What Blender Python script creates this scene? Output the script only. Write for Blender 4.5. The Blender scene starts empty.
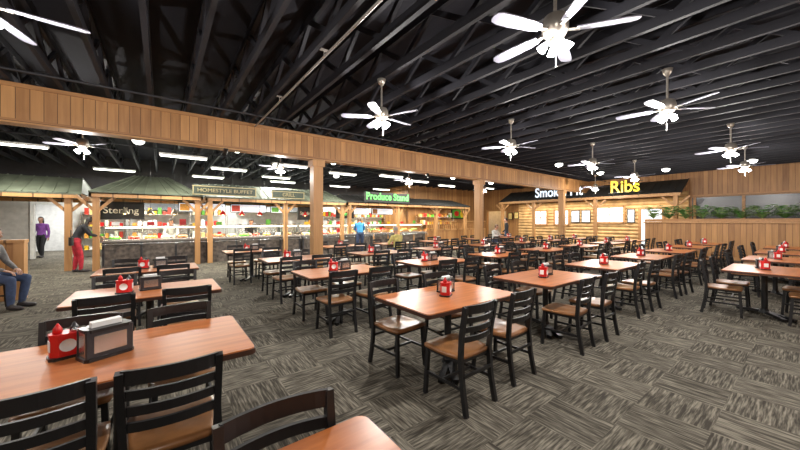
import bpy, math, random
from mathutils import Vector, Matrix, Euler
random.seed(7)
S=bpy.context.scene
C=S.collection
V=Vector

# ---------------------------------------------------------------- materials
def _nt(name):
    m=bpy.data.materials.new(name); m.use_nodes=True
    nt=m.node_tree; b=nt.nodes.get('Principled BSDF'); return m,nt,b
def N(nt,t,**k):
    n=nt.nodes.new(t)
    for a,v in k.items(): setattr(n,a,v)
    return n
def M(name,col,rough=.5,metal=0,emit=0,ecol=None,var=.12,vs=6,alpha=1,coat=0):
    m,nt,b=_nt(name)
    b.inputs['Roughness'].default_value=rough; b.inputs['Metallic'].default_value=metal
    tc=N(nt,'ShaderNodeTexCoord'); no=N(nt,'ShaderNodeTexNoise'); no.inputs['Scale'].default_value=vs
    no.inputs['Detail'].default_value=3
    nt.links.new(tc.outputs['Object'],no.inputs['Vector'])
    r=N(nt,'ShaderNodeValToRGB'); r.color_ramp.elements[0].position=.3; r.color_ramp.elements[1].position=.7
    r.color_ramp.elements[0].color=[c*(1-var) for c in col]+[1]
    r.color_ramp.elements[1].color=[min(1,c*(1+var)) for c in col]+[1]
    nt.links.new(no.outputs['Fac'],r.inputs['Fac']); nt.links.new(r.outputs['Color'],b.inputs['Base Color'])
    if emit:
        b.inputs['Emission Strength'].default_value=emit
        b.inputs['Emission Color'].default_value=list(ecol or col)+[1]
    if alpha<1: b.inputs['Alpha'].default_value=alpha
    if coat: b.inputs['Coat Weight'].default_value=coat
    return m
def math_(nt,op,a,b=None):
    n=N(nt,'ShaderNodeMath',operation=op)
    for i,x in enumerate((a,b)):
        if x is None: continue
        if isinstance(x,(int,float)): n.inputs[i].default_value=x
        else: nt.links.new(x,n.inputs[i])
    return n.outputs[0]
def planks(name,axis,width,c1,c2,rough=.5,grain=None):
    m,nt,b=_nt(name)
    tc=N(nt,'ShaderNodeTexCoord'); sp=N(nt,'ShaderNodeSeparateXYZ'); nt.links.new(tc.outputs['Object'],sp.inputs[0])
    a=math_(nt,'DIVIDE',sp.outputs[axis],width)
    fl=math_(nt,'FLOOR',a); fr=math_(nt,'FRACT',a)
    wn=N(nt,'ShaderNodeTexWhiteNoise',noise_dimensions='1D'); nt.links.new(fl,wn.inputs['W'])
    mp=N(nt,'ShaderNodeMapping'); nt.links.new(tc.outputs['Object'],mp.inputs['Vector'])
    sc=[12,12,12]
    g = grain if grain is not None else (2 if axis!=2 else 0)
    sc[g]=.9; mp.inputs['Scale'].default_value=sc
    no=N(nt,'ShaderNodeTexNoise',noise_dimensions='4D'); no.inputs['Scale'].default_value=1.6; no.inputs['Detail'].default_value=5
    nt.links.new(mp.outputs[0],no.inputs['Vector']); nt.links.new(math_(nt,'MULTIPLY',wn.outputs['Value'],30),no.inputs['W'])
    f=math_(nt,'ADD',math_(nt,'MULTIPLY',wn.outputs['Value'],.4),math_(nt,'MULTIPLY',no.outputs['Fac'],.7))
    r=N(nt,'ShaderNodeValToRGB'); r.color_ramp.elements[0].position=.2; r.color_ramp.elements[1].position=.85
    r.color_ramp.elements[0].color=list(c1)+[1]; r.color_ramp.elements[1].color=list(c2)+[1]
    nt.links.new(f,r.inputs['Fac'])
    d=math_(nt,'ABSOLUTE',math_(nt,'SUBTRACT',fr,.5)); seam=math_(nt,'GREATER_THAN',d,.47)
    mx=N(nt,'ShaderNodeMix',data_type='RGBA'); nt.links.new(seam,mx.inputs[0]); nt.links.new(r.outputs[0],mx.inputs[6])
    mx.inputs[7].default_value=[c*.4 for c in c1]+[1]
    nt.links.new(mx.outputs[2],b.inputs['Base Color']); b.inputs['Roughness'].default_value=rough
    bp=N(nt,'ShaderNodeBump'); bp.inputs['Strength'].default_value=.3; bp.inputs['Distance'].default_value=.01
    nt.links.new(math_(nt,'SUBTRACT',1,seam),bp.inputs['Height']); nt.links.new(bp.outputs[0],b.inputs['Normal'])
    return m
def carpet():
    m,nt,b=_nt('carpet_tiles')
    tc=N(nt,'ShaderNodeTexCoord'); sp=N(nt,'ShaderNodeSeparateXYZ'); nt.links.new(tc.outputs['Object'],sp.inputs[0])
    s=.46
    X=math_(nt,'DIVIDE',sp.outputs[0],s); Y=math_(nt,'DIVIDE',sp.outputs[1],s)
    fx=math_(nt,'FLOOR',X); fy=math_(nt,'FLOOR',Y)
    par=math_(nt,'MODULO',math_(nt,'ABSOLUTE',math_(nt,'ADD',fx,fy)),2)
    cb=N(nt,'ShaderNodeCombineXYZ'); nt.links.new(fx,cb.inputs[0]); nt.links.new(fy,cb.inputs[1])
    wn=N(nt,'ShaderNodeTexWhiteNoise',noise_dimensions='3D'); nt.links.new(cb.outputs[0],wn.inputs['Vector'])
    def streak(scale):
        mp=N(nt,'ShaderNodeMapping'); mp.inputs['Scale'].default_value=scale; nt.links.new(tc.outputs['Object'],mp.inputs['Vector'])
        n=N(nt,'ShaderNodeTexNoise',noise_dimensions='4D'); n.inputs['Scale'].default_value=1; n.inputs['Detail'].default_value=2; n.inputs['Roughness'].default_value=.6
        nt.links.new(mp.outputs[0],n.inputs['Vector']); nt.links.new(math_(nt,'MULTIPLY',wn.outputs['Value'],40),n.inputs['W'])
        return n.outputs['Fac']
    a=streak((5,64,1)); c=streak((64,5,1))
    mx=N(nt,'ShaderNodeMix',data_type='FLOAT'); nt.links.new(par,mx.inputs[0]); nt.links.new(a,mx.inputs[2]); nt.links.new(c,mx.inputs[3])
    f=math_(nt,'ADD',mx.outputs[0],math_(nt,'MULTIPLY',math_(nt,'SUBTRACT',wn.outputs['Value'],.5),.05))
    r=N(nt,'ShaderNodeValToRGB'); e=r.color_ramp.elements
    e[0].position=.37; e[0].color=(.047,.041,.032,1); e[1].position=.66; e[1].color=(.25,.226,.178,1)
    e2=e.new(.5); e2.color=(.110,.098,.077,1)
    nt.links.new(f,r.inputs[0]); nt.links.new(r.outputs[0],b.inputs['Base Color'])
    b.inputs['Roughness'].default_value=.95; b.inputs['Specular IOR Level'].default_value=.15
    bp=N(nt,'ShaderNodeBump'); bp.inputs['Strength'].default_value=.2; bp.inputs['Distance'].default_value=.004
    nt.links.new(f,bp.inputs['Height']); nt.links.new(bp.outputs[0],b.inputs['Normal'])
    return m
def tabletop():
    m,nt,b=_nt('table_laminate')
    tc=N(nt,'ShaderNodeTexCoord'); mp=N(nt,'ShaderNodeMapping'); mp.inputs['Scale'].default_value=(1.2,14,3)
    nt.links.new(tc.outputs['Object'],mp.inputs['Vector'])
    n=N(nt,'ShaderNodeTexNoise'); n.inputs['Scale'].default_value=1.5; n.inputs['Detail'].default_value=6; nt.links.new(mp.outputs[0],n.inputs['Vector'])
    r=N(nt,'ShaderNodeValToRGB'); r.color_ramp.elements[0].position=.3; r.color_ramp.elements[1].position=.75
    r.color_ramp.elements[0].color=(.36,.10,.025,1); r.color_ramp.elements[1].color=(.55,.19,.055,1)
    nt.links.new(n.outputs['Fac'],r.inputs[0]); nt.links.new(r.outputs[0],b.inputs['Base Color'])
    b.inputs['Roughness'].default_value=.3
    return m
def glassmat():
    m,nt,b=_nt('clear_glass')
    out=nt.nodes['Material Output']; nt.nodes.remove(b)
    t=N(nt,'ShaderNodeBsdfTransparent'); t.inputs[0].default_value=(.93,.97,.96,1)
    g=N(nt,'ShaderNodeBsdfGlossy'); g.inputs['Roughness'].default_value=.03
    mx=N(nt,'ShaderNodeMixShader'); mx.inputs[0].default_value=.1
    nt.links.new(t.outputs[0],mx.inputs[1]); nt.links.new(g.outputs[0],mx.inputs[2]); nt.links.new(mx.outputs[0],out.inputs[0])
    return m

PINE1=(.25,.11,.036); PINE2=(.53,.275,.10)
m_carpet=carpet(); m_top=tabletop(); m_glass=glassmat()
m_pineX=planks('pine_boards_x',0,.16,PINE1,PINE2)
m_pineY=planks('pine_boards_y',1,.16,PINE1,PINE2)
m_pineZ=planks('pine_boards_z',2,.16,PINE1,PINE2,grain=0)
m_post=planks('post_timber',0,.6,(.33,.16,.055),(.55,.3,.12))
m_log=M('log_wood',(.56,.36,.16),.55,var=.3,vs=3)
m_deck=M('ceiling_deck_paint',(.005,.005,.010),.9)
m_truss=M('truss_paint',(.0072,.0072,.0118),.7)
m_pipe=M('painted_pipe',(.02,.02,.024),.6)
m_conduit=M('conduit',(.3,.28,.26),.4,.3)
m_dark=M('dark_upper_wall',(.03,.028,.03),.8)
m_black=M('black_powdercoat',(.010,.010,.011),.38)
m_seat=M('seat_wood',(.25,.11,.04),.3,var=.3,vs=9)
m_edge=M('table_edge',(.05,.02,.012),.4)
m_white=M('white_paint',(.75,.75,.73),.5)
m_fanw=M('fan_blade_white',(.22,.22,.27),.5)
m_brass=M('fan_metal',(.5,.46,.4),.3,.7)
m_bulb=M('lit_glass_shade',(1,1,1),.3,emit=14,ecol=(.97,.96,1))
m_dome=M('dome_light_glass',(1,1,1),.3,emit=7,ecol=(1,1,.95))
m_tube=M('fluorescent_diffuser',(1,1,1),.3,emit=6,ecol=(.98,1,.9))
m_heat=M('heat_lamp_glow',(1,.8,.5),.3,emit=10,ecol=(1,.66,.3))
m_warmtube=M('warm_case_light',(1,.9,.7),.3,emit=9,ecol=(1,.86,.62))
m_chrome=M('brushed_steel',(.55,.56,.57),.25,.95,var=.08)
m_dgrey=M('dispenser_plastic',(.03,.03,.034),.3)
m_red=M('red_plastic',(.55,.010,.009),.35)
m_paper=M('napkin_paper',(.8,.8,.78),.8)
m_yellow=M('mustard_yellow',(.75,.45,.02),.4)
m_kwall=M('kitchen_wall_paint',(.7,.7,.67),.6)
m_cream=M('cream_wall_paint',(.42,.4,.37),.7)
m_roof=M('shed_roof_metal',(.115,.13,.09),.55,.1,var=.25,vs=2)
m_droof=M('dark_shed_roof',(.035,.033,.03),.6)
m_stone=M('counter_stone',(.10,.08,.065),.6,var=.6,vs=9)
m_ctop=M('counter_top_granite',(.22,.2,.18),.25,var=.4,vs=40)
m_signblk=M('sign_black',(.008,.008,.008),.6)
m_greenneon=M('green_neon',(.08,.5,.1),.4,emit=.75,ecol=(.28,1,.2))
m_yneon=M('yellow_sign_letters',(.7,.5,.02),.4,emit=.9,ecol=(1,.75,.05))
m_wneon=M('white_sign_letters',(.8,.85,.95),.4,emit=.8,ecol=(.72,.86,1))
m_menu=M('menu_board_lit',(.8,.86,.95),.4,emit=.75,ecol=(.8,.88,1),var=.3,vs=3)
m_lit=M('lit_window_panel',(.8,.85,.9),.5,emit=.9,ecol=(.85,.92,1),var=.15,vs=2)
m_dglass=M('dark_window_glass',(.012,.012,.014),.28)
m_leaf=M('fern_leaf',(.06,.17,.03),.5,var=.6,vs=14)
m_leaf2=M('fern_leaf_pale',(.2,.3,.10),.5,var=.5,vs=14)
m_letter=M('sign_letter_cream',(.75,.7,.58),.5)
m_gold=M('sign_letter_gold',(.27,.22,.11),.5)
m_carved=M('carved_sign',(.022,.032,.02),.6,var=.5,vs=20)
foods=[M('food_%d'%i,c,.5,var=.4,vs=25) for i,c in enumerate([(.65,.3,.05),(.5,.04,.02),(.1,.35,.03),(.75,.55,.2),(.35,.14,.04),(.8,.72,.55)])]

# ---------------------------------------------------------------- mesh builder
class MB:
    def __init__(s): s.v=[];s.f=[];s.m=[];s.sm=[];s.mats=[]
    def mi(s,mat):
        if mat not in s.mats: s.mats.append(mat)
        return s.mats.index(mat)
    def add(s,vs,fs,mat,smooth=False):
        o=len(s.v); s.v+=[tuple(x) for x in vs]; k=s.mi(mat)
        for f in fs: s.f.append([i+o for i in f]); s.m.append(k); s.sm.append(smooth)
    def box(s,c,d,mat,R=None,bev=0):
        x,y,z=[k/2 for k in d]; c=V(c)
        if bev:
            b=min(bev,x*.9,y*.9); pts=[(-x+b,-y),(x-b,-y),(x,-y+b),(x,y-b),(x-b,y),(-x+b,y),(-x,y-b),(-x,-y+b)]
            vs=[V((p[0],p[1],-z)) for p in pts]+[V((p[0],p[1],z)) for p in pts]
            fs=[list(range(7,-1,-1)),list(range(8,16))]+[[i,(i+1)%8,(i+1)%8+8,i+8] for i in range(8)]
        else:
            vs=[V((a,b_,e)) for e in (-z,z) for a,b_ in ((-x,-y),(x,-y),(x,y),(-x,y))]
            fs=[[3,2,1,0],[4,5,6,7],[0,1,5,4],[1,2,6,5],[2,3,7,6],[3,0,4,7]]
        if R is not None: vs=[R@p for p in vs]
        s.add([p+c for p in vs],fs,mat)
    def b2(s,a,b,mat):
        s.box([(a[i]+b[i])/2 for i in range(3)],[abs(b[i]-a[i]) for i in range(3)],mat)
    def tube(s,pts,rs,mat,seg=8,cap=True,smooth=True):
        pts=[V(p) for p in pts]
        if isinstance(rs,(int,float)): rs=[rs]*len(pts)
        vs=[];fs=[];pu=None
        for i,p in enumerate(pts):
            t=(pts[min(i+1,len(pts)-1)]-pts[max(i-1,0)]).normalized()
            if pu is None: pu=V((0,0,1)) if abs(t.z)<.9 else V((1,0,0))
            a=(pu-t*pu.dot(t)).normalized(); b=t.cross(a); pu=a
            for k in range(seg):
                an=2*math.pi*(k+.5)/seg; vs.append(p+(a*math.cos(an)+b*math.sin(an))*rs[i])
        for i in range(len(pts)-1):
            for k in range(seg): fs.append([i*seg+k,i*seg+(k+1)%seg,(i+1)*seg+(k+1)%seg,(i+1)*seg+k])
        s.add(vs,fs,mat,smooth)
        if cap: s.add(vs[:seg],[list(range(seg-1,-1,-1))],mat); s.add(vs[-seg:],[list(range(seg))],mat)
    def strip(s,pts,t,h,mat,up=(0,0,1)):
        pts=[V(p) for p in pts]; up=V(up); vs=[];fs=[]
        for i,p in enumerate(pts):
            tg=(pts[min(i+1,len(pts)-1)]-pts[max(i-1,0)]).normalized(); sd=tg.cross(up).normalized()
            u2=sd.cross(tg)
            vs+=[p-sd*t-u2*h,p+sd*t-u2*h,p+sd*t+u2*h,p-sd*t+u2*h]
        n=len(pts)
        for i in range(n-1):
            for k in range(4): fs.append([i*4+k,i*4+(k+1)%4,(i+1)*4+(k+1)%4,(i+1)*4+k])
        fs+=[[3,2,1,0],[n*4-4,n*4-3,n*4-2,n*4-1]]
        s.add(vs,fs,mat)
    def lathe(s,prof,mat,c=(0,0,0),seg=14,smooth=True,R=None,sc=(1,1,1)):
        c=V(c);vs=[];fs=[]
        for r,z in prof:
            for k in range(seg):
                a=2*math.pi*k/seg; p=V((r*math.cos(a)*sc[0],r*math.sin(a)*sc[1],z*sc[2]))
                if R is not None: p=R@p
                vs.append(p+c)
        n=len(prof)
        for i in range(n-1):
            for k in range(seg): fs.append([i*seg+k,i*seg+(k+1)%seg,(i+1)*seg+(k+1)%seg,(i+1)*seg+k])
        s.add(vs,fs,mat,smooth)
    def ball(s,c,r,mat,R=None,seg=14,rings=8,flt=None,fn=None):
        if isinstance(r,(int,float)): r=(r,r,r)
        c=V(c);vs=[];raw=[]
        for i in range(rings+1):
            th=math.pi*i/rings
            for k in range(seg):
                a=2*math.pi*k/seg; q=V((math.sin(th)*math.cos(a),math.sin(th)*math.sin(a),math.cos(th))); raw.append(q)
                p=V((q.x*r[0],q.y*r[1],q.z*r[2]))
                if fn: p=fn(q,p)
                if R is not None: p=R@p
                vs.append(p+c)
        fs=[]
        for i in range(rings):
            for k in range(seg):
                f=[i*seg+k,(i+1)*seg+k,(i+1)*seg+(k+1)%seg,i*seg+(k+1)%seg]
                if flt:
                    q=(raw[f[0]]+raw[f[1]]+raw[f[2]]+raw[f[3]])/4
                    if not flt(q): continue
                fs.append(f)
        s.add(vs,fs,mat,True)
    def mesh(s,name):
        me=bpy.data.meshes.new(name); me.from_pydata(s.v,[],s.f)
        for m in s.mats: me.materials.append(m)
        me.polygons.foreach_set('material_index',s.m); me.polygons.foreach_set('use_smooth',s.sm)
        me.validate(); me.update(); return me
    def obj(s,name,loc=(0,0,0),rz=0):
        return place(s.mesh(name),name,loc,rz)
def place(me,name,loc=(0,0,0),rz=0,parent=None):
    o=bpy.data.objects.new(name,me); C.objects.link(o); o.location=loc; o.rotation_euler=(0,0,rz)
    if parent: o.parent=parent
    return o
def text(s,name,loc,size,mat,facing='-Y',ext=.03,bold=0,parent=None,w=None):
    cu=bpy.data.curves.new(name,'FONT'); cu.body=s; cu.size=size; cu.extrude=ext; cu.offset=bold; cu.align_x='CENTER'; cu.align_y='CENTER'
    t=bpy.data.objects.new('tmp',cu); C.objects.link(t); bpy.context.view_layer.update()
    me=bpy.data.meshes.new_from_object(t.evaluated_get(bpy.context.evaluated_depsgraph_get())); bpy.data.objects.remove(t)
    me.materials.clear(); me.materials.append(mat)
    if w:
        xs=[v.co.x for v in me.vertices]; k=w/(max(xs)-min(xs))
        for v in me.vertices: v.co.x*=k
    o=bpy.data.objects.new(name,me); C.objects.link(o); o.location=loc
    o.rotation_euler=(math.pi/2,0,0 if facing=='-Y' else -math.pi/2)
    if parent: o.parent=parent
    return o

# ---------------------------------------------------------------- room shell
X0,X1,Y0,Y1=-9,20.5,-5,19.2; ZC=4.45
b=MB(); b.b2((X0,Y0,-.1),(X1+3,Y1+5,0),m_carpet); b.obj('floor')
b=MB(); b.b2((X0,Y0,ZC),(X1+3,Y1+5,ZC+.1),m_deck); b.obj('ceiling')
b=MB(); b.b2((X0-.15,Y0,0),(X0,Y1+5,ZC),m_pineY); b.obj('wall_left')
b=MB(); b.b2((X0,Y0-.15,0),(X1+3,Y0,ZC),m_pineX); b.obj('wall_front')
b=MB()
dx0,dx1,dz=-4.1,-3.0,2.25
b.b2((X0,Y1,0),(dx0,Y1+.15,2.9),m_cream); b.b2((dx0,Y1,dz),(dx1,Y1+.15,2.9),m_kwall); b.b2((dx1,Y1,0),(13,Y1+.15,2.9),m_kwall)
b.b2((X0,Y1,2.9),(13,Y1+.15,ZC),m_dark)  # upper part of the back wall, darker than the part below
b.obj('wall_back')
b=MB()
for x in (dx0-.06,dx1+.06): b.b2((x-.06,Y1-.03,0),(x+.06,Y1-.005,dz+.12),m_white)
b.b2((dx0,Y1-.03,dz),(dx1,Y1-.005,dz+.12),m_white); b.obj('door_1')
b=MB(); b.b2((-7,Y1+4.8,0),(1,Y1+4.95,ZC),m_kwall); b.b2((1,Y1+.15,0),(1.15,Y1+4.95,ZC),m_kwall); b.b2((-7.15,Y1+.15,0),(-7,Y1+4.95,ZC),m_kwall)
b.b2((-7,Y1+.15,2.8),(1,Y1+4.8,2.9),m_white); b.obj('wall_corridor')
b=MB(); b.b2((13,16.1,0),(X1,16.25,ZC),m_pineX); b.b2((12.9,16.1,0),(13.0,Y1,ZC),m_pineY); b.obj('wall_produce')
b=MB()
def wallx(y0,y1,z0,z1): b.b2((X1,y0,z0),(X1+.15,y1,z1),m_pineY)
wallx(15.6,16.1,0,ZC); wallx(13.9,15.6,2.3,ZC); wallx(3.6,13.9,0,ZC); wallx(Y0,3.6,2.75,ZC); wallx(Y0,3.6,0,1.0)
b.obj('wall_right')
b=MB(); b.b2((X1+2.8,Y0,0),(X1+2.95,17,ZC),m_cream); b.b2((X1+.15,16.1,0),(X1+2.8,16.25,ZC),m_cream); b.obj('wall_side_room')
b=MB()
for y in (13.84,15.66): b.b2((X1-.04,y-.06,0),(X1-.005,y+.06,2.42),m_post)
b.b2((X1-.04,13.9,2.3),(X1-.005,15.6,2.42),m_post); b.obj('door_2')
b=MB(); b.b2((X1+.04,Y0,1.0),(X1+.07,3.6,2.75),m_dglass)
for y in (-4.9,-3.2,-1.5,.2,1.9,3.5): b.b2((X1-.03,y-.05,1.0),(X1+.1,y+.05,2.75),m_pineZ)
b.b2((X1-.04,Y0,2.68),(X1+.03,3.6,2.8),m_pineZ); b.obj('window_1')
for n,(y0,y1,z0,z1) in enumerate([(10.7,11.6,1.3,2.25),(9.3,10.2,1.3,2.25),(6.35,7.8,1.45,2.35)]):
    w=MB(); w.b2((X1-.19,y0,z0),(X1-.17,y1,z1),m_lit)
    for y in (y0,y1): w.b2((X1-.22,y-.05,z0-.05),(X1-.14,y+.05,z1+.05),m_post)
    for z in (z0,z1): w.b2((X1-.22,y0,z-.05),(X1-.14,y1,z+.05),m_post)
    w.b2((X1-.21,(y0+y1)/2-.02,z0),(X1-.18,(y0+y1)/2+.02,z1),m_post)
    w.b2((X1-.21,y0,(z0+z1)/2-.02),(X1-.18,y1,(z0+z1)/2+.02),m_post)
    w.obj('window_%d'%(n+2))
b=MB()
z=.1
while z<3.1:
    if z<2.25:
        b.tube([(X1-.05,3.7,z),(X1-.05,4.6,z)],.11,m_log,10); b.tube([(X1-.05,5.7,z),(X1-.05,12.8,z)],.11,m_log,10)
    else: b.tube([(X1-.05,3.7,z),(X1-.05,12.8,z)],.11,m_log,10)
    z+=.2
b.obj('log_cabin_wall')
b=MB(); b.b2((X1-.1,4.7,0),(X1-.07,5.6,2.2),m_lit)
for y in (4.65,5.65): b.b2((X1-.2,y-.06,0),(X1-.005,y+.06,2.26),m_post)
b.b2((X1-.2,4.7,2.17),(X1-.005,5.6,2.26),m_post); b.box((X1-.12,4.8,1.05),(.04,.03,.12),m_brass); b.obj('door_3')
for y0,y1 in ((8.05,8.55),(8.65,9.15),(5.85,6.2)):
    b=MB(); b.b2((X1-.21,y0,1.45),(X1-.17,y1,2.2),m_black); b.b2((X1-.22,y0+.04,1.5),(X1-.21,y1-.04,2.15),m_menu)
    for k in range(5): b.b2((X1-.225,y0+.08,1.6+k*.09),(X1-.22,y1-.08,1.62+k*.09),m_red if k==4 else m_dgrey)
    b.obj('menu_board')
b=MB()
def slope(b,p,mat,t=.06):
    p=[V(q) for q in p]; dn=V((0,0,-t))
    vs=p+[q+dn for q in p]
    b.add(vs,[[0,1,2,3],[7,6,5,4],[0,4,5,1],[1,5,6,2],[2,6,7,3],[3,7,4,0]],mat)
    L=(p[1]-p[0]).length; n=max(1,int(L/.3))
    for i in range(n+1):
        a=p[0].lerp(p[1],i/n); c=p[3].lerp(p[2],i/n); b.tube([a+V((0,0,.01)),c+V((0,0,.01))],.018,mat,4,smooth=False)
slope(b,[(18.9,13.4,2.85),(18.9,3.7,2.85),(20.4,3.7,3.6),(20.4,13.4,3.6)],m_droof)
b.b2((18.86,3.7,2.72),(18.92,13.4,2.86),m_post)
for y in (3.9,7.3,10.9,13.2):
    b.b2((18.95,y-.08,0),(19.11,y+.08,2.8),m_post)
    b.strip([(19.03,y,2.2),(19.03,y+.5,2.7)],.04,.04,m_post); b.strip([(19.03,y,2.2),(19.03,y-.5,2.7)],.04,.04,m_post)
b.obj('cabin_shed_roof')
def railsign(name,y0,y1,z0,z1,txt,size,mat,w):
    e=MB()
    for z in (z0,z1): e.b2((18.8,y0,z-.015),(18.84,y1,z+.015),m_black)
    for y in (y0+.2,y1-.2): e.tube([(18.86,y,2.8),(18.86,y,z1)],.015,m_black,6)
    e=e.obj(name); text(txt,'letters',(18.76,(y0+y1)/2,(z0+z1)/2),size,mat,'-X',bold=.012,parent=e,w=w,ext=.01)
railsign('barbecue_stall_sign',7.75,10.75,3.02,3.52,"Smok'n Pit",.8,m_wneon,2.8)
railsign('ribs_stall_sign',5.1,6.6,3.02,3.55,"Ribs",.85,m_yneon,1.25)
for i,(y,z) in enumerate([(13.45,1.9),(12.95,1.95)]):
    b=MB(); b.b2((X1-.2,y-.18,z-.25),(X1-.165,y+.18,z+.25),m_black); b.b2((X1-.205,y-.14,z-.21),(X1-.2,y+.14,z+.21),foods[3]); b.obj('framed_picture')
b=MB(); b.b2((16.9,16.02,1.7),(18.6,16.09,2.55),m_black); b.b2((16.98,16.0,1.78),(18.52,16.02,2.47),foods[2]); b.ball((17.4,16.0,2.1),(.25,.02,.2),m_red); b.ball((18.0,16.0,2.05),(.22,.02,.25),m_yellow); b.obj('framed_picture')

b=MB(); b.b2((X0,8.0,3.2),(X1,8.2,3.84),m_pineX); b.b2((X0,7.96,3.17),(X1,8.24,3.24),m_pineZ); b.b2((X0,7.97,3.77),(X1,8.23,3.84),m_pineZ); b.obj('fascia_beam')
for x in (-3.5,3.33,10.1,16.9):
    b=MB(); b.box((x,8.1,1.583),(.26,.26,3.166),m_post); b.box((x,8.1,3.08),(.34,.34,.16),m_post); b.box((x,8.1,.1),(.34,.34,.2),m_post); b.obj('timber_post')
for x in (1.15,7.2):
    b=MB(); b.box((x,7.93,3.12),(.09,.05,.09),m_black); b.tube([(x,7.92,3.12),(x-.05,7.8,3.0)],.045,m_black,10); b.obj('security_camera')
b=MB(); x=X0+.3; k=0
while x<X1:
    b.b2((x-.03,Y0,3.86),(x+.03,Y1,3.98),m_truss); b.b2((x-.03,Y0,4.3),(x+.03,Y1,4.42),m_truss)
    y=Y0+(k%2)*.3
    while y<Y1-1.3:
        b.strip([(x,y,3.93),(x,y+.6,4.35)],.025,.035,m_truss); b.strip([(x,y+.6,4.35),(x,y+1.2,3.93)],.025,.035,m_truss); y+=1.2
    x+=.61; k+=1
b.obj('ceiling_trusses')
b=MB()
for y in (7.3,12.5): b.tube([(X0+.01,y,3.83),(X1-.01,y,3.83)],.02,m_pipe,6)
b.obj('sprinkler_pipe')
b=MB(); b.tube([(1.75,-4,3.76),(1.75,7.9,3.76)],.018,m_conduit,6)
for yy in (-2,0,2,4,6): b.strip([(1.7,yy,3.855),(1.8,yy,3.855)],.03,.004,m_conduit); b.tube([(1.75,yy,3.76),(1.75,yy,3.855)],.006,m_conduit,5)
b.obj('electrical_conduit')

b=MB(); b.b2((-6.5,9.5,0),(-2.2,9.65,1.12),m_pineX); b.b2((-6.55,9.44,1.12),(-2.15,9.71,1.18),m_post); b.b2((-2.3,9.46,0),(-2.16,9.69,1.12),m_post); b.b2((-6.5,9.47,0),(-2.3,9.5,.12),m_post); b.obj('half_wall')
b=MB(); b.b2((18.0,-4.8,0),(18.15,4.8,1.46),m_pineY); b.b2((17.92,-4.8,1.46),(18.4,4.85,1.52),m_post); b.b2((17.97,-4.8,0),(18.0,4.8,.12),m_post)
b.obj('planter_half_wall')
b=MB(); b.b2((17.98,-4.7,1.525),(18.3,4.8,1.64),m_pineZ); b.obj('planter_box')
def fern():
    b=MB()
    for i in range(30):
        a=random.uniform(0,2*math.pi); L=random.uniform(.35,.65); lift=random.uniform(.25,.75); d=V((math.cos(a)*.75,math.sin(a),0)); pts=[]
        mt=m_leaf2 if random.random()<.35 else m_leaf
        for k in range(8):
            t=k/7; pts.append(d*L*t+V((0,0,lift*math.sin(t*2.2)*.9-.1*t)))
        b.tube(pts,[.005]*7+[.002],mt,3)
        sd=d.cross(V((0,0,1))).normalized()
        for k in range(1,8):
            w=.12*math.sin(math.pi*min(1,(k/8)+.12)); p=pts[k]
            t=(pts[k]-pts[k-1]).normalized()
            for s_ in (-1,1):
                q=p+sd*s_*w+t*.04; b.add([p-t*.02,p+t*.03,q+V((0,0,-.015))],[[0,1,2]],mt)
    return b.mesh('potted_fern')
fms=[fern(),fern(),fern()]
y=-4.3;k=0
while y<4.8:
    o=place(fms[k%3],'potted_fern',(18.14,y,1.645),random.uniform(-.3,.3)); o.scale=(1,1,random.uniform(.7,1.05)); y+=.55; k+=1

# ---------------------------------------------------------------- food stalls
def counter(x0,x1,y,name,deli=True):
    b=MB(); b.b2((x0,y+.05,0),(x1,y+.75,.86),m_stone); b.b2((x0+.03,y+.1,0),(x1-.03,y+.7,.1),m_black)
    n=int((x1-x0)/.8)
    for i in range(n+1):
        xx=x0+.03+(x1-x0-.06)*i/n; b.b2((xx-.03,y+.02,.1),(xx+.03,y+.05,.86),m_post if deli==2 else m_dgrey)
    b.b2((x0-.03,y,.86),(x1+.03,y+.8,.92),m_ctop)
    b.tube([(x0,y-.12,.8),(x1,y-.12,.8)],.015,m_chrome,6); b.tube([(x0,y-.05,.8),(x1,y-.05,.8)],.015,m_chrome,6)
    for i in range(n+1):
        xx=x0+.03+(x1-x0-.06)*i/n; b.box((xx,y-.06,.77),(.03,.16,.03),m_chrome)
        b.tube([(xx,y+.35,.92),(xx,y+.35,1.35)],.014,m_chrome,6)
    g=V((x0,y+.08,1.05)),V((x1,y+.08,1.05)),V((x1,y+.38,1.38)),V((x0,y+.38,1.38))
    b.add(g,[[0,1,2,3]],m_glass); b.b2((x0,y+.3,1.38),(x1,y+.65,1.395),m_glass)
    b.b2((x0,y+.33,1.35),(x1,y+.37,1.38),m_chrome)
    b.b2((x0+.05,y+.42,1.31),(x1-.05,y+.52,1.345),m_warmtube)
    xx=x0+.3; i=0
    while xx<x1-.3:
        b.b2((xx-.2,y+.3,.92),(xx+.2,y+.65,.94),m_chrome)
        fmat=foods[(i*5+int(x0*3))%6]
        for q in range(5): b.ball((xx+random.uniform(-.11,.11),y+.47+random.uniform(-.09,.09),.975),(.08,.07,.06),fmat,seg=8,rings=5)
        if i%2==0:
            b.b2((xx-.1,y+.36,1.4),(xx+.1,y+.37,1.4+random.choice((.12,.18,.22))),random.choice([m_paper,m_red,m_yellow,m_paper,foods[2]]))
        xx+=.46; i+=1
    b.obj(name)
    l=bpy.data.lights.new('case_lamp','AREA'); l.shape='RECTANGLE'; l.size=(x1-x0)*.95; l.size_y=.08; l.energy=20*(x1-x0); l.color=(1,.85,.64)
    lo=bpy.data.objects.new('counter_case_lamp',l); C.objects.link(lo); lo.location=((x0+x1)/2,y+.47,1.3)
counter(-1.5,1.4,13.7,'deli_counter'); counter(1.5,4.9,13.7,'buffet_counter'); counter(5.0,8.6,13.7,'buffet_counter'); counter(8.9,12.6,14.0,'produce_counter',2)
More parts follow.
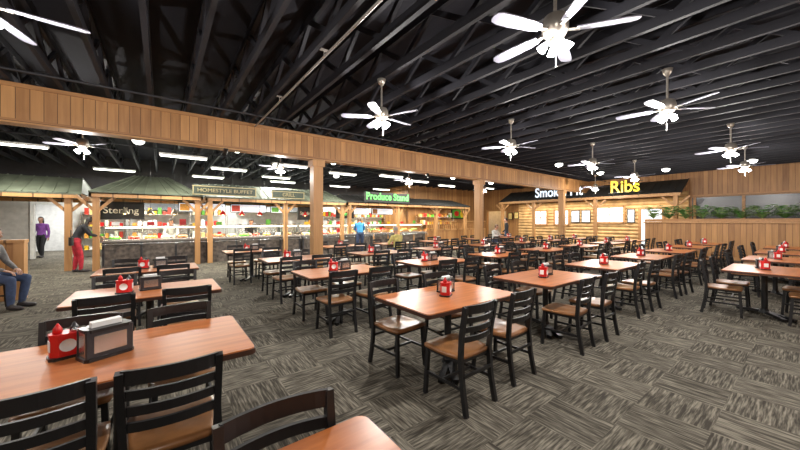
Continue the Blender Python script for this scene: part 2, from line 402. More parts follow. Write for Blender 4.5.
for x in (-1.0,-.3,.4,2.0,2.7,3.4,5.4,6.1):
    b=MB(); b.tube([(x,14.5,1.98),(x,14.5,3.855)],.006,m_black,5); b.lathe([(.015,.2),(.03,.16),(.09,.06),(.12,0)],m_red if x>1.5 else m_brass,(x,14.5,1.8),14); b.ball((x,14.5,1.83),.05,m_heat,seg=10,rings=6); b.obj('heat_lamp')

def shed(name,x0,x1,ye,ze,yr,zr,posts,mat=m_roof,hip=.6):
    b=MB()
    slope(b,[(x0,ye,ze),(x1,ye,ze),(x1-hip,yr,zr),(x0+hip,yr,zr)],mat)
    slope(b,[(x1,2*yr-ye,ze),(x0,2*yr-ye,ze),(x0+hip,yr,zr),(x1-hip,yr,zr)],mat)
    b.add([(x0,ye,ze),(x0+hip,yr,zr),(x0,2*yr-ye,ze)],[[0,1,2]],mat); b.add([(x1,ye,ze),(x1-hip,yr,zr),(x1,2*yr-ye,ze)],[[2,1,0]],mat)
    b.b2((x0,ye,ze-.16),(x1,ye+.06,ze-.02),m_post)
    b.b2((x0,2*yr-ye-.06,ze-.16),(x1,2*yr-ye,ze-.02),m_post)
    b.b2((x0,ye,ze-.16),(x0+.06,2*yr-ye,ze-.02),m_post); b.b2((x1-.06,ye,ze-.16),(x1,2*yr-ye,ze-.02),m_post)
    for x in posts:
        y=ye+.18
        b.b2((x-.08,y-.08,0),(x+.08,y+.08,ze-.06),m_post)
        for s_ in (-1,1): b.strip([(x,y,ze-.62),(x+s_*.45,y,ze-.12)],.04,.045,m_post,up=(0,1,0))
    b.obj(name)
shed('stall_roof',-7.5,-2.0,13.9,2.42,15.6,3.05,[-7.3,-4.8,-2.3],hip=.2)
shed('stall_roof',-1.75,1.2,13.3,2.45,15.0,3.2,[-1.6,1.05],hip=1.0)
shed('stall_roof',1.3,7.0,13.4,2.45,15.3,3.1,[1.45,4.2,6.85],hip=.3)
shed('produce_stand_roof',7.2,16.2,13.7,2.5,15.2,2.95,[7.4,10.4,13.3,15.9],m_droof,hip=.3)
P=math.pi
def board(name,x0,x1,y,z0,z1,txt,mat_l,size,base=m_signblk,w=None,hang=None):
    b=MB(); b.b2((x0,y,z0),(x1,y+.05,z1),base)
    fr=m_black if base is m_signblk else m_gold
    for z in (z0,z1): b.b2((x0-.03,y-.01,z-.015),(x1+.03,y+.06,z+.015),fr)
    for x in (x0,x1): b.b2((x-.015,y-.01,z0),(x+.015,y+.06,z1),fr)
    if hang:
        for x in (x0+.1,x1-.1): b.tube([(x,y+.02,z1),(x,y+.02,hang)],.01,m_black,5)
    if base is m_carved:
        for k in range(9):
            xx=x0+(x1-x0)*(k+.5)/9; b.ball((xx,y+.03,z1+.02),(.13,.03,.04+.05*math.sin(P*(k+.5)/9)),base,seg=10,rings=6)
    o=b.obj(name)
    if txt: text(txt,'letters',((x0+x1)/2,y-.02,(z0+z1)/2),size,mat_l,parent=o,w=w,ext=.01)
    return o
board('stall_sign',-1.75,-.5,14.9,1.62,2.22,'Sterling',m_letter,.32,hang=2.6,w=.95)
board('stall_sign',5.2,6.0,14.9,1.62,2.22,'Sterling',m_letter,.22,hang=2.6,w=.6)
board('stall_sign',7.2,8.2,14.9,1.7,2.15,'Fresh',m_greenneon,.25,hang=2.6)
board('carved_stall_sign',.9,2.95,13.2,2.5,2.8,'HOMESTYLE BUFFET',m_gold,.18,base=m_carved,w=1.8)
board('carved_stall_sign',3.6,4.9,13.3,2.5,2.76,'GRILL',m_gold,.2,base=m_carved)
e=MB(); e.b2((8.1,13.62,2.52),(11.0,13.66,3.03),m_droof)
for x in (8.2,9.55,10.9): e.tube([(x,13.68,2.4),(x,13.68,3.0)],.02,m_black,6)
e=e.obj('produce_stand_sign'); text('Produce Stand','letters',(9.55,13.6,2.8),.5,m_greenneon,parent=e,bold=.012,w=2.7,ext=.01)
for i,(x0,x1,z0,z1) in enumerate([(.6,2.4,1.95,2.35),(2.6,4.2,1.95,2.35),(4.4,5.0,1.95,2.3),(8.6,10.2,1.95,2.35),(10.4,12.0,1.95,2.35)]):
    b=MB(); b.b2((x0,16.6,z0),(x1,16.66,z1),m_black); b.b2((x0+.03,16.58,z0+.03),(x1-.03,16.6,z1-.03),m_menu)
    for k in range(6): b.b2((x0+.1,16.575,z0+.07+k*.05),(x1-.1-random.random()*.4,16.58,z0+.085+k*.05),m_red if k==5 else m_dgrey)
    b.b2((x0+.05,16.57,z0+.05),(x0+.4,16.575,z1-.05),foods[i])
    for x in (x0+.1,x1-.1): b.tube([(x,16.63,z1),(x,16.63,3.85)],.01,m_black,5)
    b.obj('menu_board')
b=MB()
for x0,x1 in ((-1.2,2.5),(3.2,7.8)):
    b.add([(x0,17.6,2.05),(x1,17.6,2.05),(x1,19.1,2.05),(x0,19.1,2.05),(x0+.2,18.2,2.6),(x1-.2,18.2,2.6),(x1-.2,19.1,2.6),(x0+.2,19.1,2.6)],
      [[0,1,5,4],[1,2,6,5],[3,0,4,7],[4,5,6,7],[0,3,2,1]],m_chrome)
b.obj('kitchen_exhaust_hood')
def equip(x,name):
    b=MB(); b.b2((x,18.2,.1),(x+.95,18.95,.92),m_chrome); b.b2((x+.05,18.17,.2),(x+.9,18.2,.8),m_dgrey); b.tube([(x+.1,18.12,.72),(x+.85,18.12,.72)],.015,m_chrome,6)
    for q in range(4): b.ball((x+.2+q*.18,18.17,.87),.025,m_black,seg=8,rings=5)
    b.b2((x,18.85,.92),(x+.95,18.95,1.4),m_chrome)
    for q in (0.05,.87): b.b2((x+q,18.25,0),(x+q+.04,18.3,.1),m_black); b.b2((x+q,18.85,0),(x+q+.04,18.9,.1),m_black)
    b.obj(name)
for i,x in enumerate((-1,0.1,1.2,3.3,4.4,5.5,6.6)): equip(x,'kitchen_range')
def shelf(x,y=18.7):
    b=MB()
    for q in (0,1.4):
        for w in (0,.4): b.tube([(x+q,y+w,0),(x+q,y+w,1.9)],.015,m_chrome,6)
    for z in (.3,.8,1.3,1.8):
        b.b2((x,y,z),(x+1.4,y+.4,z+.02),m_chrome); xx=x+.1
        while xx<x+1.3:
            h=random.uniform(.12,.3); b.box((xx+.06,y+.2,z+.02+h/2),(.12,.2,h),random.choice(foods+[m_red,m_white,m_yellow])); xx+=.16
    b.obj('storage_shelf')
for x in (-2.7,8.2,9.9,11.4): shelf(x)
shelf(-1.0,16.2);shelf(1.0,16.2);shelf(6.2,16.2)
shelf(13.4,15.5);shelf(15.1,15.5)
b=MB(); b.b2((12.9,14.3,.95),(18.6,14.45,1.05),m_post); b.b2((12.9,14.33,0),(18.6,14.42,.95),m_pineX)
xx=13.0
while xx<18.6: b.b2((xx-.02,14.35,1.05),(xx+.02,14.4,1.5),m_post); xx+=.18
b.b2((12.9,14.3,1.5),(18.6,14.45,1.56),m_post); b.obj('slatted_divider')
for i,x in enumerate((9.2,9.9,10.6,11.3,12.0)):
    b=MB(); zc=.95; b.b2((x-.25,14.3,zc),(x+.25,14.65,zc+.02),m_post); b.b2((x-.25,14.3,zc+.02),(x+.25,14.32,zc+.12),m_post); b.b2((x-.25,14.63,zc+.02),(x+.25,14.65,zc+.12),m_post)
    for q in range(14): b.ball((x+random.uniform(-.18,.18),14.47+random.uniform(-.1,.1),1.03+random.random()*.05),.05,[foods[2],m_red,m_yellow,foods[0],foods[2]][i],seg=8,rings=5)
    b.obj('produce_crate')

# ---------------------------------------------------------------- chair
def chair_mesh():
    b=MB()
    n=10; vs=[];fs=[]
    def zz(u,v): return .455-.012*math.exp(-((abs(u)-.45)**2+v*v)*5)
    for lay in (0,1):
        for i in range(n+1):
            for j in range(n+1):
                u=-1+2*i/n; v=-1+2*j/n
                x=u*math.sqrt(1-v*v*.16)*.215*(1.0+.05*v); y=v*math.sqrt(1-u*u*.14)*.215
                vs.append((x,y,zz(u,v) if lay else .425))
    K=(n+1)**2
    for i in range(n):
        for j in range(n):
            a=i*(n+1)+j; q=[a,a+n+1,a+n+2,a+1]; fs.append([K+t for t in q]); fs.append(q[::-1])
    rim=[i*(n+1) for i in range(n+1)]+[n*(n+1)+j for j in range(1,n+1)]+[i*(n+1)+n for i in range(n-1,-1,-1)]+[j for j in range(n-1,0,-1)]
    for i in range(len(rim)):
        a,c=rim[i],rim[(i+1)%len(rim)]; fs.append([a,c,c+K,a+K])
    b.add(vs,fs,m_seat,True)
    for s_ in (-1,1):
        b.strip([(s_*.175,-.19,.41),(s_*.18,.17,.41)],.013,.016,m_black)
        b.strip([(s_*.18,.175,.425),(s_*.195,.2,0)],.016,.016,m_black,up=(0,1,0))
        b.strip([(s_*.19,-.265,0),(s_*.185,-.225,.22),(s_*.185,-.205,.44),(s_*.19,-.22,.62),(s_*.195,-.265,.87)],.016,.019,m_black,up=(0,1,0))
        b.strip([(s_*.19,.19,.2),(s_*.188,-.225,.2)],.009,.012,m_black)
    b.strip([(-.18,.165,.41),(.18,.165,.41)],.013,.016,m_black); b.strip([(-.18,-.19,.41),(.18,-.19,.41)],.013,.016,m_black)
    b.strip([(-.19,0,.2),(.19,0,.2)],.009,.012,m_black); b.strip([(-.185,-.232,.3),(.185,-.232,.3)],.009,.012,m_black)
    for z,h,y in ((.842,.034,-.258),(.755,.022,-.243),(.675,.022,-.228),(.595,.022,-.217)):
        b.strip([(.19*t/4,y-.035*(1-(t/4)**2),z) for t in range(-4,5)],.008,h,m_black)
    for x in (-.195,.195):
        for y in (.2,-.265): b.lathe([(0.001,0),(.02,0),(.018,.015)],m_dgrey,(x,y,.0005),8)
    return b.mesh('dining_chair')
CH=chair_mesh()
TW,TD=1.34,.86
def table_mesh():
    b=MB()
    def slab(w,d,z0,z1,mat,r=.04):
        pts=[]
        for cx,cy,a0 in ((w/2-r,d/2-r,0),(-w/2+r,d/2-r,90),(-w/2+r,-d/2+r,180),(w/2-r,-d/2+r,270)):
            for k in range(5): a=math.radians(a0+k*22.5); pts.append((cx+r*math.cos(a),cy+r*math.sin(a)))
        n=len(pts); vs=[(p[0],p[1],z0) for p in pts]+[(p[0],p[1],z1) for p in pts]
        b.add(vs,[list(range(n-1,-1,-1)),list(range(n,2*n))]+[[i,(i+1)%n,(i+1)%n+n,i+n] for i in range(n)],mat)
    slab(TW,TD,.722,.753,m_edge); slab(TW-.016,TD-.016,.753,.76,m_top)
    b.tube([(0,0,.06),(0,0,.725)],.038,m_black,14); b.lathe([(.038,.12),(.06,.07),(.07,.05)],m_black)
    for a in (0,90,180,270):
        an=math.radians(a+ (35 if a%180==0 else -35)); L=.36
        d=V((math.cos(an),math.sin(an),0))
        b.strip([V((0,0,.065)),d*.2+V((0,0,.05)),d*L*1.1+V((0,0,.025))],.03,.02,m_black); b.lathe([(.001,0),(.022,0),(.022,.02)],m_black,d*L*1.06+V((0,0,.001)),8)
        b.strip([V((0,0,.715)),d*.3+V((0,0,.715))],.02,.006,m_black)
    return b.mesh('dining_table')
TB=table_mesh()
def caddy_mesh():
    b=MB()
    b.box((0,0,.008),(.15,.11,.016),m_black,bev=.02)
    b.box((0,0,.075),(.135,.1,.12),m_red,bev=.03); b.box((0,0,.138),(.142,.107,.012),m_red,bev=.03)
    for s_ in (-1,1): b.lathe([(.001,0),(.034,0),(.036,.003)],m_paper,(0,s_*.051,.078),14,R=Matrix.Rotation(-s_*P/2,3,'X'))
    for sx in (-1,1):
        b.box((sx*.0685,0,.078),(.004,.05,.06),m_paper)
    b.lathe([(.001,.14),(.02,.14),(.02,.17),(.012,.185),(.004,.2),(.001,.2)],m_red,(-.035,0,0),10)
    b.lathe([(.001,.14),(.02,.14),(.02,.165),(.012,.175),(.004,.19),(.001,.19)],m_dgrey,(.035,.015,0),10)
    b.lathe([(.001,.14),(.013,.14),(.013,.16),(.001,.168)],m_chrome,(.03,-.025,0),10)
    return b.mesh('condiment_caddy')
def disp_mesh():
    b=MB(); b.box((0,0,.008),(.2,.125,.016),m_black,bev=.015); b.box((0,0,.075),(.185,.085,.125),m_chrome,bev=.012)
    b.box((0,0,.14),(.19,.115,.014),m_black,bev=.02)
    for s_ in (-1,1):
        b.box((0,s_*.048,.075),(.19,.012,.13),m_dgrey,bev=.004); b.box((0,s_*.0555,.075),(.13,.004,.08),m_chrome)
    b.box((.0,0,.158),(.12,.03,.03),m_paper,R=Matrix.Rotation(.15,3,'X'))
    return b.mesh('napkin_dispenser')
CA,DI=caddy_mesh(),disp_mesh()
def jit(a): return random.uniform(-a,a)
def table(x,y,chairs=None,items=True):
    place(TB,'dining_table',(x,y,0))
    if chairs is None:
        chairs=[(x+s_*.33+jit(.03),y+t*(.43+jit(.05)),0 if t<0 else math.pi) for s_ in (-1,1) for t in (-1,1)]
    for cx,cy,r in chairs: place(CH,'dining_chair',(cx,cy,0),r+jit(.09))
    if items:
        dx=jit(.1); place(DI,'napkin_dispenser',(x+.1+dx,y+.05,.7605),jit(.2)); place(CA,'condiment_caddy',(x-.12+dx,y+.0+jit(.04),.7605),jit(.3))
table(-.19,2.54,[(.06,2.13,0),(-.43,2.14,0),(.14,2.84,P),(-.45,2.86,P)],False)
place(DI,'napkin_dispenser',(-.26,2.54,.7605),.45).scale=(1.15,1.15,1.2); place(CA,'condiment_caddy',(-.44,2.64,.7605),.3)
table(.0,.70,[(.34,.93,P),(-.36,.93,P)],False)
table(2.45,2.38,[(2.1,1.93,0),(2.82,1.98,0),(2.05,2.72,P),(2.85,2.74,P)],False)
place(CA,'condiment_caddy',(2.40,2.36,.7605),.5); place(DI,'napkin_dispenser',(2.54,2.5,.7605),.1)
table(4.4,2.34,[(4.05,1.9,0),(4.75,1.88,0),(4.08,2.75,P),(4.76,2.74,P)])
for x in (6.55,8.7,10.9,13.1,15.3): table(x,2.36)
for x in (-.1,2.3,4.35,6.5,8.7,10.9,13.1,15.3): table(x,4.6)
for x in (-.15,2.3,4.4,6.5,8.7,10.9,13.1,15.3): table(x,6.72)
for x in (1.95,4.6,8.8,11.5): table(x,9.15)
table(13.7,9.15,[(13.37,8.7,0),(14.03,8.72,0),(13.37,9.72,P),(14.03,9.55,P)])
table(6.7,9.15,[(6.37,8.58,0),(7.03,8.72,0),(6.37,9.57,P),(7.03,9.55,P)])
for x in (7.9,10.2,12.5,14.8): table(x,.5)

# ---------------------------------------------------------------- fans & lamps
def fan_mesh():
    b=MB(); b.tube([(0,0,.12),(0,0,.6)],.015,m_brass,8); b.lathe([(.001,.615),(.07,.605),(.05,.54),(.02,.5)],m_brass)
    b.lathe([(.02,.16),(.09,.13),(.11,.06),(.11,.0),(.08,-.05),(.05,-.07),(.001,-.07)],m_brass,seg=20)
    for i in range(5):
        a=i*2*P/5; R=Matrix.Rotation(a,3,'Z'); Rt=R@Matrix.Rotation(.2,3,'X')
        b.strip([R@V((.1,0,.0)),R@V((.2,0,-.01))],.004,.018,m_brass,up=(R@V((0,1,0))))
        prof=[(.17,.038),(.25,.052),(.45,.062),(.58,.06),(.63,.045),(.645,.02)]
        vs=[Rt@V((x,-w,.005)) for x,w in prof]+[Rt@V((x,w,.005)) for x,w in prof]
        vs+=[q+V((0,0,-.01)) for q in vs]; n=6
        fs=[[i2,i2+1,i2+1+n,i2+n] for i2 in range(n-1)]+[[q+2*n for q in (i2+n,i2+1+n,i2+1,i2)] for i2 in range(n-1)]
        fs+=[[i2,i2+2*n,i2+1+2*n,i2+1] for i2 in range(n-1)]+[[i2+n,i2+1+n,i2+1+3*n,i2+3*n] for i2 in range(n-1)]+[[5,17,23,11]]
        b.add(vs,fs,m_fanw)
    b.lathe([(.05,-.07),(.06,-.1),(.03,-.13),(.001,-.135)],m_brass)
    for i in range(4):
        a=i*P/2+.4; d=V((math.cos(a),math.sin(a),0)); R=Matrix.Rotation(a,3,'Z')@Matrix.Rotation(math.radians(40),3,'Y').inverted()
        b.tube([d*.04+V((0,0,-.09)),d*.07+V((0,0,-.10))],.01,m_brass,6)
        b.lathe([(.014,0),(.022,-.015),(.034,-.045),(.042,-.08),(.03,-.08),(.001,-.065)],m_bulb,d*.068+V((0,0,-.095)),12,R=R)
    b.tube([(.03,.0,-.13),(.03,0,-.3)],.002,m_brass,4); b.ball((.03,0,-.305),.008,m_brass,seg=6,rings=4)
    return b.mesh('ceiling_fan')
FN=fan_mesh()
def fan(x,y,z=3.24,e=155,r=0):
    o=place(FN,'ceiling_fan',(x,y,z),r)
    l=bpy.data.lights.new('fan_lamp','POINT'); l.energy=e; l.shadow_soft_size=.045; l.color=(1,.955,.91)
    lo=bpy.data.objects.new('lamp',l); C.objects.link(lo); lo.parent=o; lo.location=(0,0,-.23)
for x,y,r in [(2.8,1.4,.3),(2.85,4.25,.1),(6.1,1.35,.5),(6.3,4.15,.9),(10.7,1.2,.2),(10.1,3.95,.6),(14.3,1.3,.1),(14.2,4.1,.8),(-1.15,3.9,.05),(-1.4,9.9,.4),(3.0,10.2,.7),(8.2,10.2,.2),(13.5,10.5,.5),(-1.2,-1.5,.5),(3.5,-2.2,.1),(8.5,-2.2,.2),(-5,2,.6),(-5.5,7,.6),(17.2,6.6,.3)]: fan(x,y,r=r)
def tubelight(x,y,z=3.62,L=1.3,e=75):
    b=MB(); b.box((0,0,.04),(L,.22,.06),m_white,bev=.02); b.box((0,0,-.005),(L-.06,.17,.03),m_tube,bev=.03)
    for q in (-L*.4,L*.4): b.tube([(q,0,.07),(q,0,3.855-z)],.008,m_black,5)
    o=b.obj('fluorescent_fixture',(x,y,z))
    l=bpy.data.lights.new('fluorescent_lamp','AREA'); l.shape='RECTANGLE'; l.size=L-.1; l.size_y=.16; l.energy=e; l.color=(1,.99,.9)
    lo=bpy.data.objects.new('lamp',l); C.objects.link(lo); lo.parent=o; lo.location=(0,0,-.03)
for x,y in [(-3.2,13.2),(-1.5,17.3),(.6,12.4),(2.2,14.3),(3.9,12.0),(6.4,12.6),(8.6,12.0),(10.8,12.6),(13.5,13.2),(16.5,12.6),(-5.5,12.0),(1.8,17.4),(5.2,17.2),(8.6,17.3),(11.6,17.3),(4.4,15.6)]: tubelight(x,y,e=140 if y>15 else 90)
b=MB(); b.lathe([(.001,.12),(.07,.115),(.09,.08),(.09,.06)],m_white,seg=14); b.lathe([(.13,.07),(.14,.04),(.11,-.02),(.06,-.05),(.001,-.06)],m_dome,seg=14); b.lathe([(.09,.08),(.14,.07),(.145,.05)],m_white,seg=14)
dm=b.mesh('dome_light')
for x,y in [(-.5,11.4),(1.9,10.9),(5.2,11.0),(6.9,14.3),(10.0,11.0),(11.9,11.2),(15.3,11.4),(12.2,8.9),(16.0,9.6),(17.6,10.8),(17.4,3.9),(17.4,1.4),(12.5,6.1),(16.2,6.0)]: place(dm,'dome_light',(x,y,3.74))
for nm,loc,sx,sy,e,c in [('corridor_ceiling_lamp',(-3.5,Y1+2.5,2.75),2.5,2.5,190,(1,1,1)),('side_room_ceiling_lamp',(X1+1.5,14.5,4.2),1.2,1.2,150,(1,.65,.3)),('cabin_fill_lamp',(19.6,8.5,2.72),.3,8,190,(1,.87,.68)),  # the cabin lamp is an unseen fill, added to brighten the log wall
    ('stall_soffit_lamp',(-.3,15.3,2.35),2,.3,100,(1,.93,.8)),('stall_soffit_lamp',(4.1,15.3,2.3),5,.3,190,(1,.93,.8)),('stall_soffit_lamp',(11.5,15.0,2.35),8,.3,210,(1,.87,.65)),('kitchen_ceiling_lamp',(3,17.0,2.9),9,.5,340,(1,1,.95))]:
    l=bpy.data.lights.new('lamp','AREA'); l.shape='RECTANGLE'; l.size=sx; l.size_y=sy; l.energy=e; l.color=c; lo=bpy.data.objects.new(nm,l); C.objects.link(lo); lo.location=loc

# ---------------------------------------------------------------- people
STAND=dict(pel=(0,0,.92),waist=(0,0,1.08),chest=(0,0,1.3),nb=(0,0,1.44),head=(0,.03,1.58),
 shL=(-.175,0,1.38),shR=(.175,0,1.38),elL=(-.23,-.02,1.1),elR=(.23,-.02,1.1),wrL=(-.22,.1,.87),wrR=(.22,.1,.87),
 hiL=(-.09,0,.88),hiR=(.09,0,.88),knL=(-.1,.02,.48),knR=(.1,.02,.48),anL=(-.1,-.02,.08),anR=(.1,-.02,.08),toL=(-.12,.13,.035),toR=(.12,.13,.035))
SIT=dict(STAND,pel=(0,-.02,.56),waist=(0,-.03,.72),chest=(0,0,.94),nb=(0,.03,1.08),head=(0,.08,1.22),
 shL=(-.175,.01,1.02),shR=(.175,.01,1.02),elL=(-.24,.12,.8),elR=(.24,.12,.8),wrL=(-.14,.34,.8),wrR=(.14,.34,.8),
 hiL=(-.09,.0,.54),hiR=(.09,.0,.54),knL=(-.12,.42,.53),knR=(.12,.42,.53),anL=(-.12,.38,.08),anR=(.12,.42,.08),toL=(-.14,.52,.035),toR=(.14,.56,.035))
m_lip=M('lip',(.35,.1,.08),.5)
def human(name,loc,rz,pose,shirt,pants,skin,hair,shoes,longhair=False,hp=0,hy=0,scale=1,sleeve=True):
    J={k:V(v) for k,v in pose.items()}
    b=MB(); d=m_black
    side=(J['shR']-J['shL']).normalized()
    def ringset(rows):
        seg=16; vs=[];fs=[]
        for i,(c,ra,rb) in enumerate(rows):
            t=(rows[min(i+1,len(rows)-1)][0]-rows[max(i-1,0)][0]).normalized(); f=t.cross(side).normalized()
            for k in range(seg):
                a=2*P*k/seg; vs.append(c+side*math.cos(a)*ra+f*math.sin(a)*rb)
        n=len(rows)
        for i in range(n-1):
            for k in range(seg): fs.append([i*seg+k,i*seg+(k+1)%seg,(i+1)*seg+(k+1)%seg,(i+1)*seg+k])
        fs+=[list(range(seg-1,-1,-1)),[(n-1)*seg+k for k in range(seg)]]
        b.add(vs,fs,d)
    up=(J['waist']-J['pel']).normalized()
    ringset([(J['pel']-up*.09,.1,.08),(J['pel']-up*.03,.165,.12),(J['pel']+up*.04,.16,.118),(J['waist'],.138,.1),(J['chest'],.168,.118),(J['chest'].lerp(J['nb'],.55),.165,.1),(J['nb'],.09,.07),(J['nb']+(J['head']-J['nb'])*.15,.056,.056)])
    def limb(a,c,ra,rc,n=4,bul=.0):
        pts=[a.lerp(c,i/n) for i in range(n+1)]; rs=[ra+(rc-ra)*i/n+bul*math.sin(P*i/n) for i in range(n+1)]
        b.tube(pts,rs,d,12); b.ball(a,ra,d,seg=12,rings=8); b.ball(c,rc,d,seg=12,rings=8)
    for s_ in 'LR':
        limb(J['sh'+s_],J['el'+s_],.062,.046,bul=.004); limb(J['el'+s_],J['wr'+s_],.045,.031,bul=.004)
        b.tube([J['nb'].lerp(J['chest'],.25),J['sh'+s_]],[.06,.058],d,12)
        limb(J['hi'+s_],J['kn'+s_],.094,.062,bul=.006); limb(J['kn'+s_],J['an'+s_],.06,.042,bul=.008)
        f=(J['to'+s_]-J['an'+s_]); f.z=0; f.normalize(); an=J['an'+s_]
        b.tube([V((an.x,an.y,.045))-f*.05,V((an.x,an.y,.045))+f*.04,V((an.x,an.y,.037))+f*.12,V((an.x,an.y,.032))+f*.19],[.04,.045,.04,.03],d,12)
    b.tube([J['nb'],J['head']-V((0,.01,.04))],[.055,.052],d,12)
    me=b.mesh('tmpb'); o=bpy.data.objects.new('tmpb',me); C.objects.link(o)
    r=o.modifiers.new('r','REMESH'); r.mode='VOXEL'; r.voxel_size=.014
    sm=o.modifiers.new('s','SMOOTH'); sm.factor=.5; sm.iterations=5
    bpy.context.view_layer.update()
    em=bpy.data.meshes.new_from_object(o.evaluated_get(bpy.context.evaluated_depsgraph_get())); bpy.data.objects.remove(o)
    segs=[('pel','waist','hip'),('waist','chest','sh'),('chest','nb','sh'),('nb','head','sk')]
    for s_ in 'LR': segs+=[('sh'+s_,'el'+s_,'sh'),('el'+s_,'wr'+s_,'sh' if sleeve else 'sk'),('hi'+s_,'kn'+s_,'pa'),('kn'+s_,'an'+s_,'pa'),('an'+s_,'to'+s_,'fo'),('chest','sh'+s_,'sh')]
    out=MB(); mats={'sh':shirt,'sk':skin,'pa':pants,'fo':shoes}
    bins={k:[] for k in mats}
    for p in em.polygons:
        c=p.center; best=9;bt='sh'
        for a,e_,t in segs:
            A,B=J[a],J[e_]; AB=B-A; q=max(0,min(1,(c-A).dot(AB)/AB.length_squared)); dd=(A+AB*q-c).length
            if dd<best:
                best=dd; bt=t
                if t=='hip': bt='pa' if q<.25 else 'sh'
                if t=='sk' and a=='nb' and q<.12: bt='sh'
                if t=='pa' and c.z<.075 : bt='fo'
        bins[bt].append(list(p.vertices))
    out.v=[tuple(v.co) for v in em.vertices]
    for k,fl in bins.items():
        mi=out.mi(mats[k])
        for f in fl: out.f.append(f); out.m.append(mi); out.sm.append(True)
    R=Matrix.Rotation(hy,3,'Z')@Matrix.Rotation(-hp,3,'X'); H=J['head']+R@V((0,.015,.03))
    def fn(q,p):
        p=p.copy()
        if q.z<0: p.x*=1-.28*(-q.z); p.y*=(1-.1*(-q.z))
        if q.y>.75 and abs(q.x)<.18 and -.35<q.z<.1: p.y+=.018*(1-abs(q.x)/.2)
        if q.y>.6 and .0<q.z<.28 and .2<abs(q.x)<.6: p.y-=.006
        return p
    out.ball(H,(.075,.095,.115),skin,R=R,seg=28,rings=20,fn=fn)
    out.tube([H+R@V((0,.09,.005)),H+R@V((0,.112,-.03))],[.008,.014],skin,8)
    for s_ in (-1,1):
        out.ball(H+R@V((s_*.03,.083,.01)),(.012,.008,.007),m_white,R=R,seg=8,rings=6); out.ball(H+R@V((s_*.03,.089,.01)),.0055,m_dgrey,seg=8,rings=5)
        out.ball(H+R@V((s_*.076,-.005,-.005)),(.01,.02,.03),skin,R=R,seg=8,rings=6)
        out.tube([H+R@V((s_*.015,.094,.03)),H+R@V((s_*.045,.085,.03))],.004,hair,5)
    out.ball(H+R@V((0,.083,-.055)),(.024,.008,.007),m_lip,R=R,seg=8,rings=5)
    out.ball(H+R@V((0,-.01,.012)),(.088,.102,.122),hair,R=R,seg=24,rings=16,flt=lambda q:(q.y<.25 and q.z>-.45) or q.z>.55)
    if longhair:
        out.ball(H+R@V((0,-.055,-.1)),(.085,.05,.16),hair,R=R,seg=16,rings=10)
    for s_,sg in (('L',-1),('R',1)):
        w=J['wr'+s_]; h=(w-J['el'+s_]).normalized()
        n_=V((0,0,-1)) if abs(h.z)<.75 else V((-sg,0,0)); n_=(n_-h*n_.dot(h)).normalized(); sd=h.cross(n_).normalized()
        inward=V((-sg,.3,0))
        if sd.dot(inward)<0: sd=-sd
        RM=Matrix((sd,h,n_)).transposed()
        out.ball(w+h*.045,(.04,.055,.017),skin,R=RM,seg=14,rings=10)
        for i,(o_,L) in enumerate(((.027,.07),(.009,.08),(-.009,.074),(-.027,.058))):
            p0=w+h*.085+sd*o_; p1=p0+h*L*.45+n_*.006; p2=p1+h*L*.3+n_*.016; p3=p2+h*L*.18+n_*.02
            out.tube([w+h*.06+sd*o_*.9,p0,p1,p2,p3],[.009,.009,.0085,.0075,.005],skin,7)
        p0=w+h*.03+sd*.028; out.tube([w+h*.015+sd*.015,p0,p0+sd*.025+h*.03+n_*.008,p0+sd*.03+h*.058+n_*.014],[.012,.011,.01,.006],skin,7)
    o=out.obj(name,loc,rz); o.scale=(scale,)*3
    return o
skA=M('skin_a',(.55,.3,.2),.5,var=.05); skB=M('skin_b',(.42,.23,.15),.5,var=.05)
hrB=M('hair_dark',(.02,.014,.01),.5); hrG=M('hair_brown',(.12,.07,.04),.5); hrW=M('hair_grey',(.35,.33,.3),.6)
def cl(n,c): return M(n,c,.85,var=.25,vs=14)
denim=cl('denim',(.04,.06,.12)); blk=cl('black_cloth',(.02,.02,.024)); shoe=M('shoe_dark',(.03,.025,.025),.5)
lean=dict(STAND,waist=(0,.03,1.08),chest=(0,.13,1.26),nb=(0,.2,1.38),head=(0,.29,1.48),shL=(-.165,.16,1.33),shR=(.165,.16,1.33),elL=(-.21,.3,1.1),elR=(.21,.3,1.1),wrL=(-.13,.5,1.02),wrR=(.13,.5,1.04),anR=(.1,.1,.08),toR=(.12,.25,.035),knR=(.1,.1,.48))
human('woman_customer',(-2.05,13.5,0),math.radians(-78),lean,blk,cl('maroon_cloth',(.42,.02,.035)),skA,hrB,shoe,True,hp=.35,scale=1.03)
b=MB(); b.box((0,0,0),(.1,.3,.24),m_black,bev=.04); b.tube([(0,-.12,.12),(0,-.06,.33),(0,.06,.33),(0,.12,.12)],.01,m_black,6); b.obj('shoulder_bag',(-2.1,13.18,.95),.2)
human('man_customer',(7.35,12.75,0),math.radians(-25),lean,cl('blue_shirt',(.04,.24,.5)),denim,skA,hrG,shoe,hp=.3,scale=1.05)
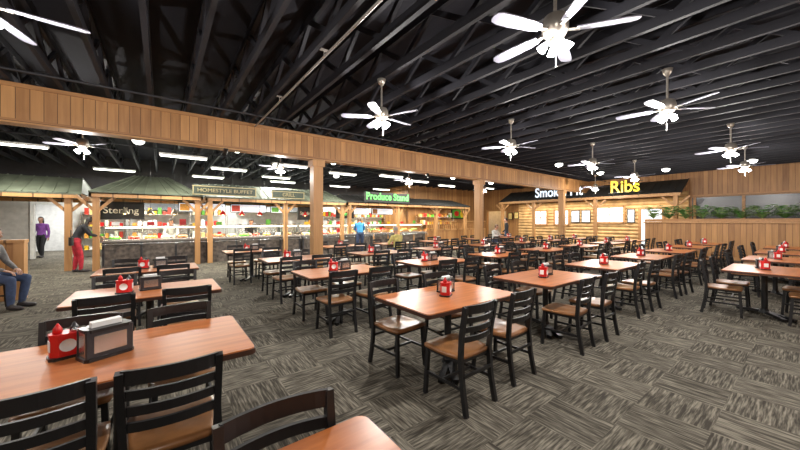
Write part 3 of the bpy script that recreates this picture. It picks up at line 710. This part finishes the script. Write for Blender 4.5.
ysit=dict(SIT,wrL=(-.14,.3,.82),wrR=(.14,.3,.82))
human('seated_diner',(6.37,8.56,0),0,ysit,cl('yellow_shirt',(.62,.52,.18)),denim,skA,hrW,shoe,hp=.3)
human('seated_diner',(13.37,9.72,0),P,ysit,cl('white_shirt',(.6,.6,.58)),denim,skA,hrG,shoe,hp=.2)
sit2=dict(SIT,wrL=(-.12,.3,.66),wrR=(.12,.32,.66),elL=(-.25,.06,.78),elR=(.25,.06,.78),knL=(-.16,.42,.5),knR=(.14,.44,.5))
human('seated_man',(-2.42,8.72,0),math.radians(-115),sit2,cl('grey_hoodie',(.15,.145,.14)),denim,skB,hrG,shoe,hp=.1,scale=1.05)
place(CH,'dining_chair',(-2.48,8.74,0),math.radians(-115))
walk=dict(STAND,knL=(-.1,.12,.5),anL=(-.1,.12,.08),toL=(-.12,.27,.035),anR=(.1,-.14,.09),toR=(.12,.02,.035),knR=(.1,-.0,.49),wrL=(-.22,-.02,.85),wrR=(.2,.2,.9))
human('woman_walking',(-4.05,19.9,0),math.radians(160),walk,cl('purple_shirt',(.2,.06,.3)),blk,skB,hrB,shoe,True)
human('man_customer',(15.8,10.7,0),math.radians(40),walk,blk,denim,skA,hrB,shoe)
apr=cl('server_white',(.6,.6,.6))
for x,c in ((.3,apr),(3.1,blk),(6.6,apr)): human('food_server',(x,15.0,0),P,lean,c,blk,skA,hrB,shoe,hp=.3)

# ---------------------------------------------------------------- camera, world
cam=bpy.data.cameras.new('camera'); cam.sensor_width=36; cam.lens=14.17; cam.shift_y=-.005; cam.clip_start=.05
co=bpy.data.objects.new('camera',cam); C.objects.link(co); co.location=(0,0,1.55); co.rotation_euler=(P/2,0,math.radians(-37.2)); S.camera=co
w=bpy.data.worlds.new('w'); S.world=w; w.use_nodes=True; w.node_tree.nodes['Background'].inputs[0].default_value=(.6,.65,.8,1); w.node_tree.nodes['Background'].inputs[1].default_value=.05
S.view_settings.view_transform='Standard'
S.view_settings.exposure=.2
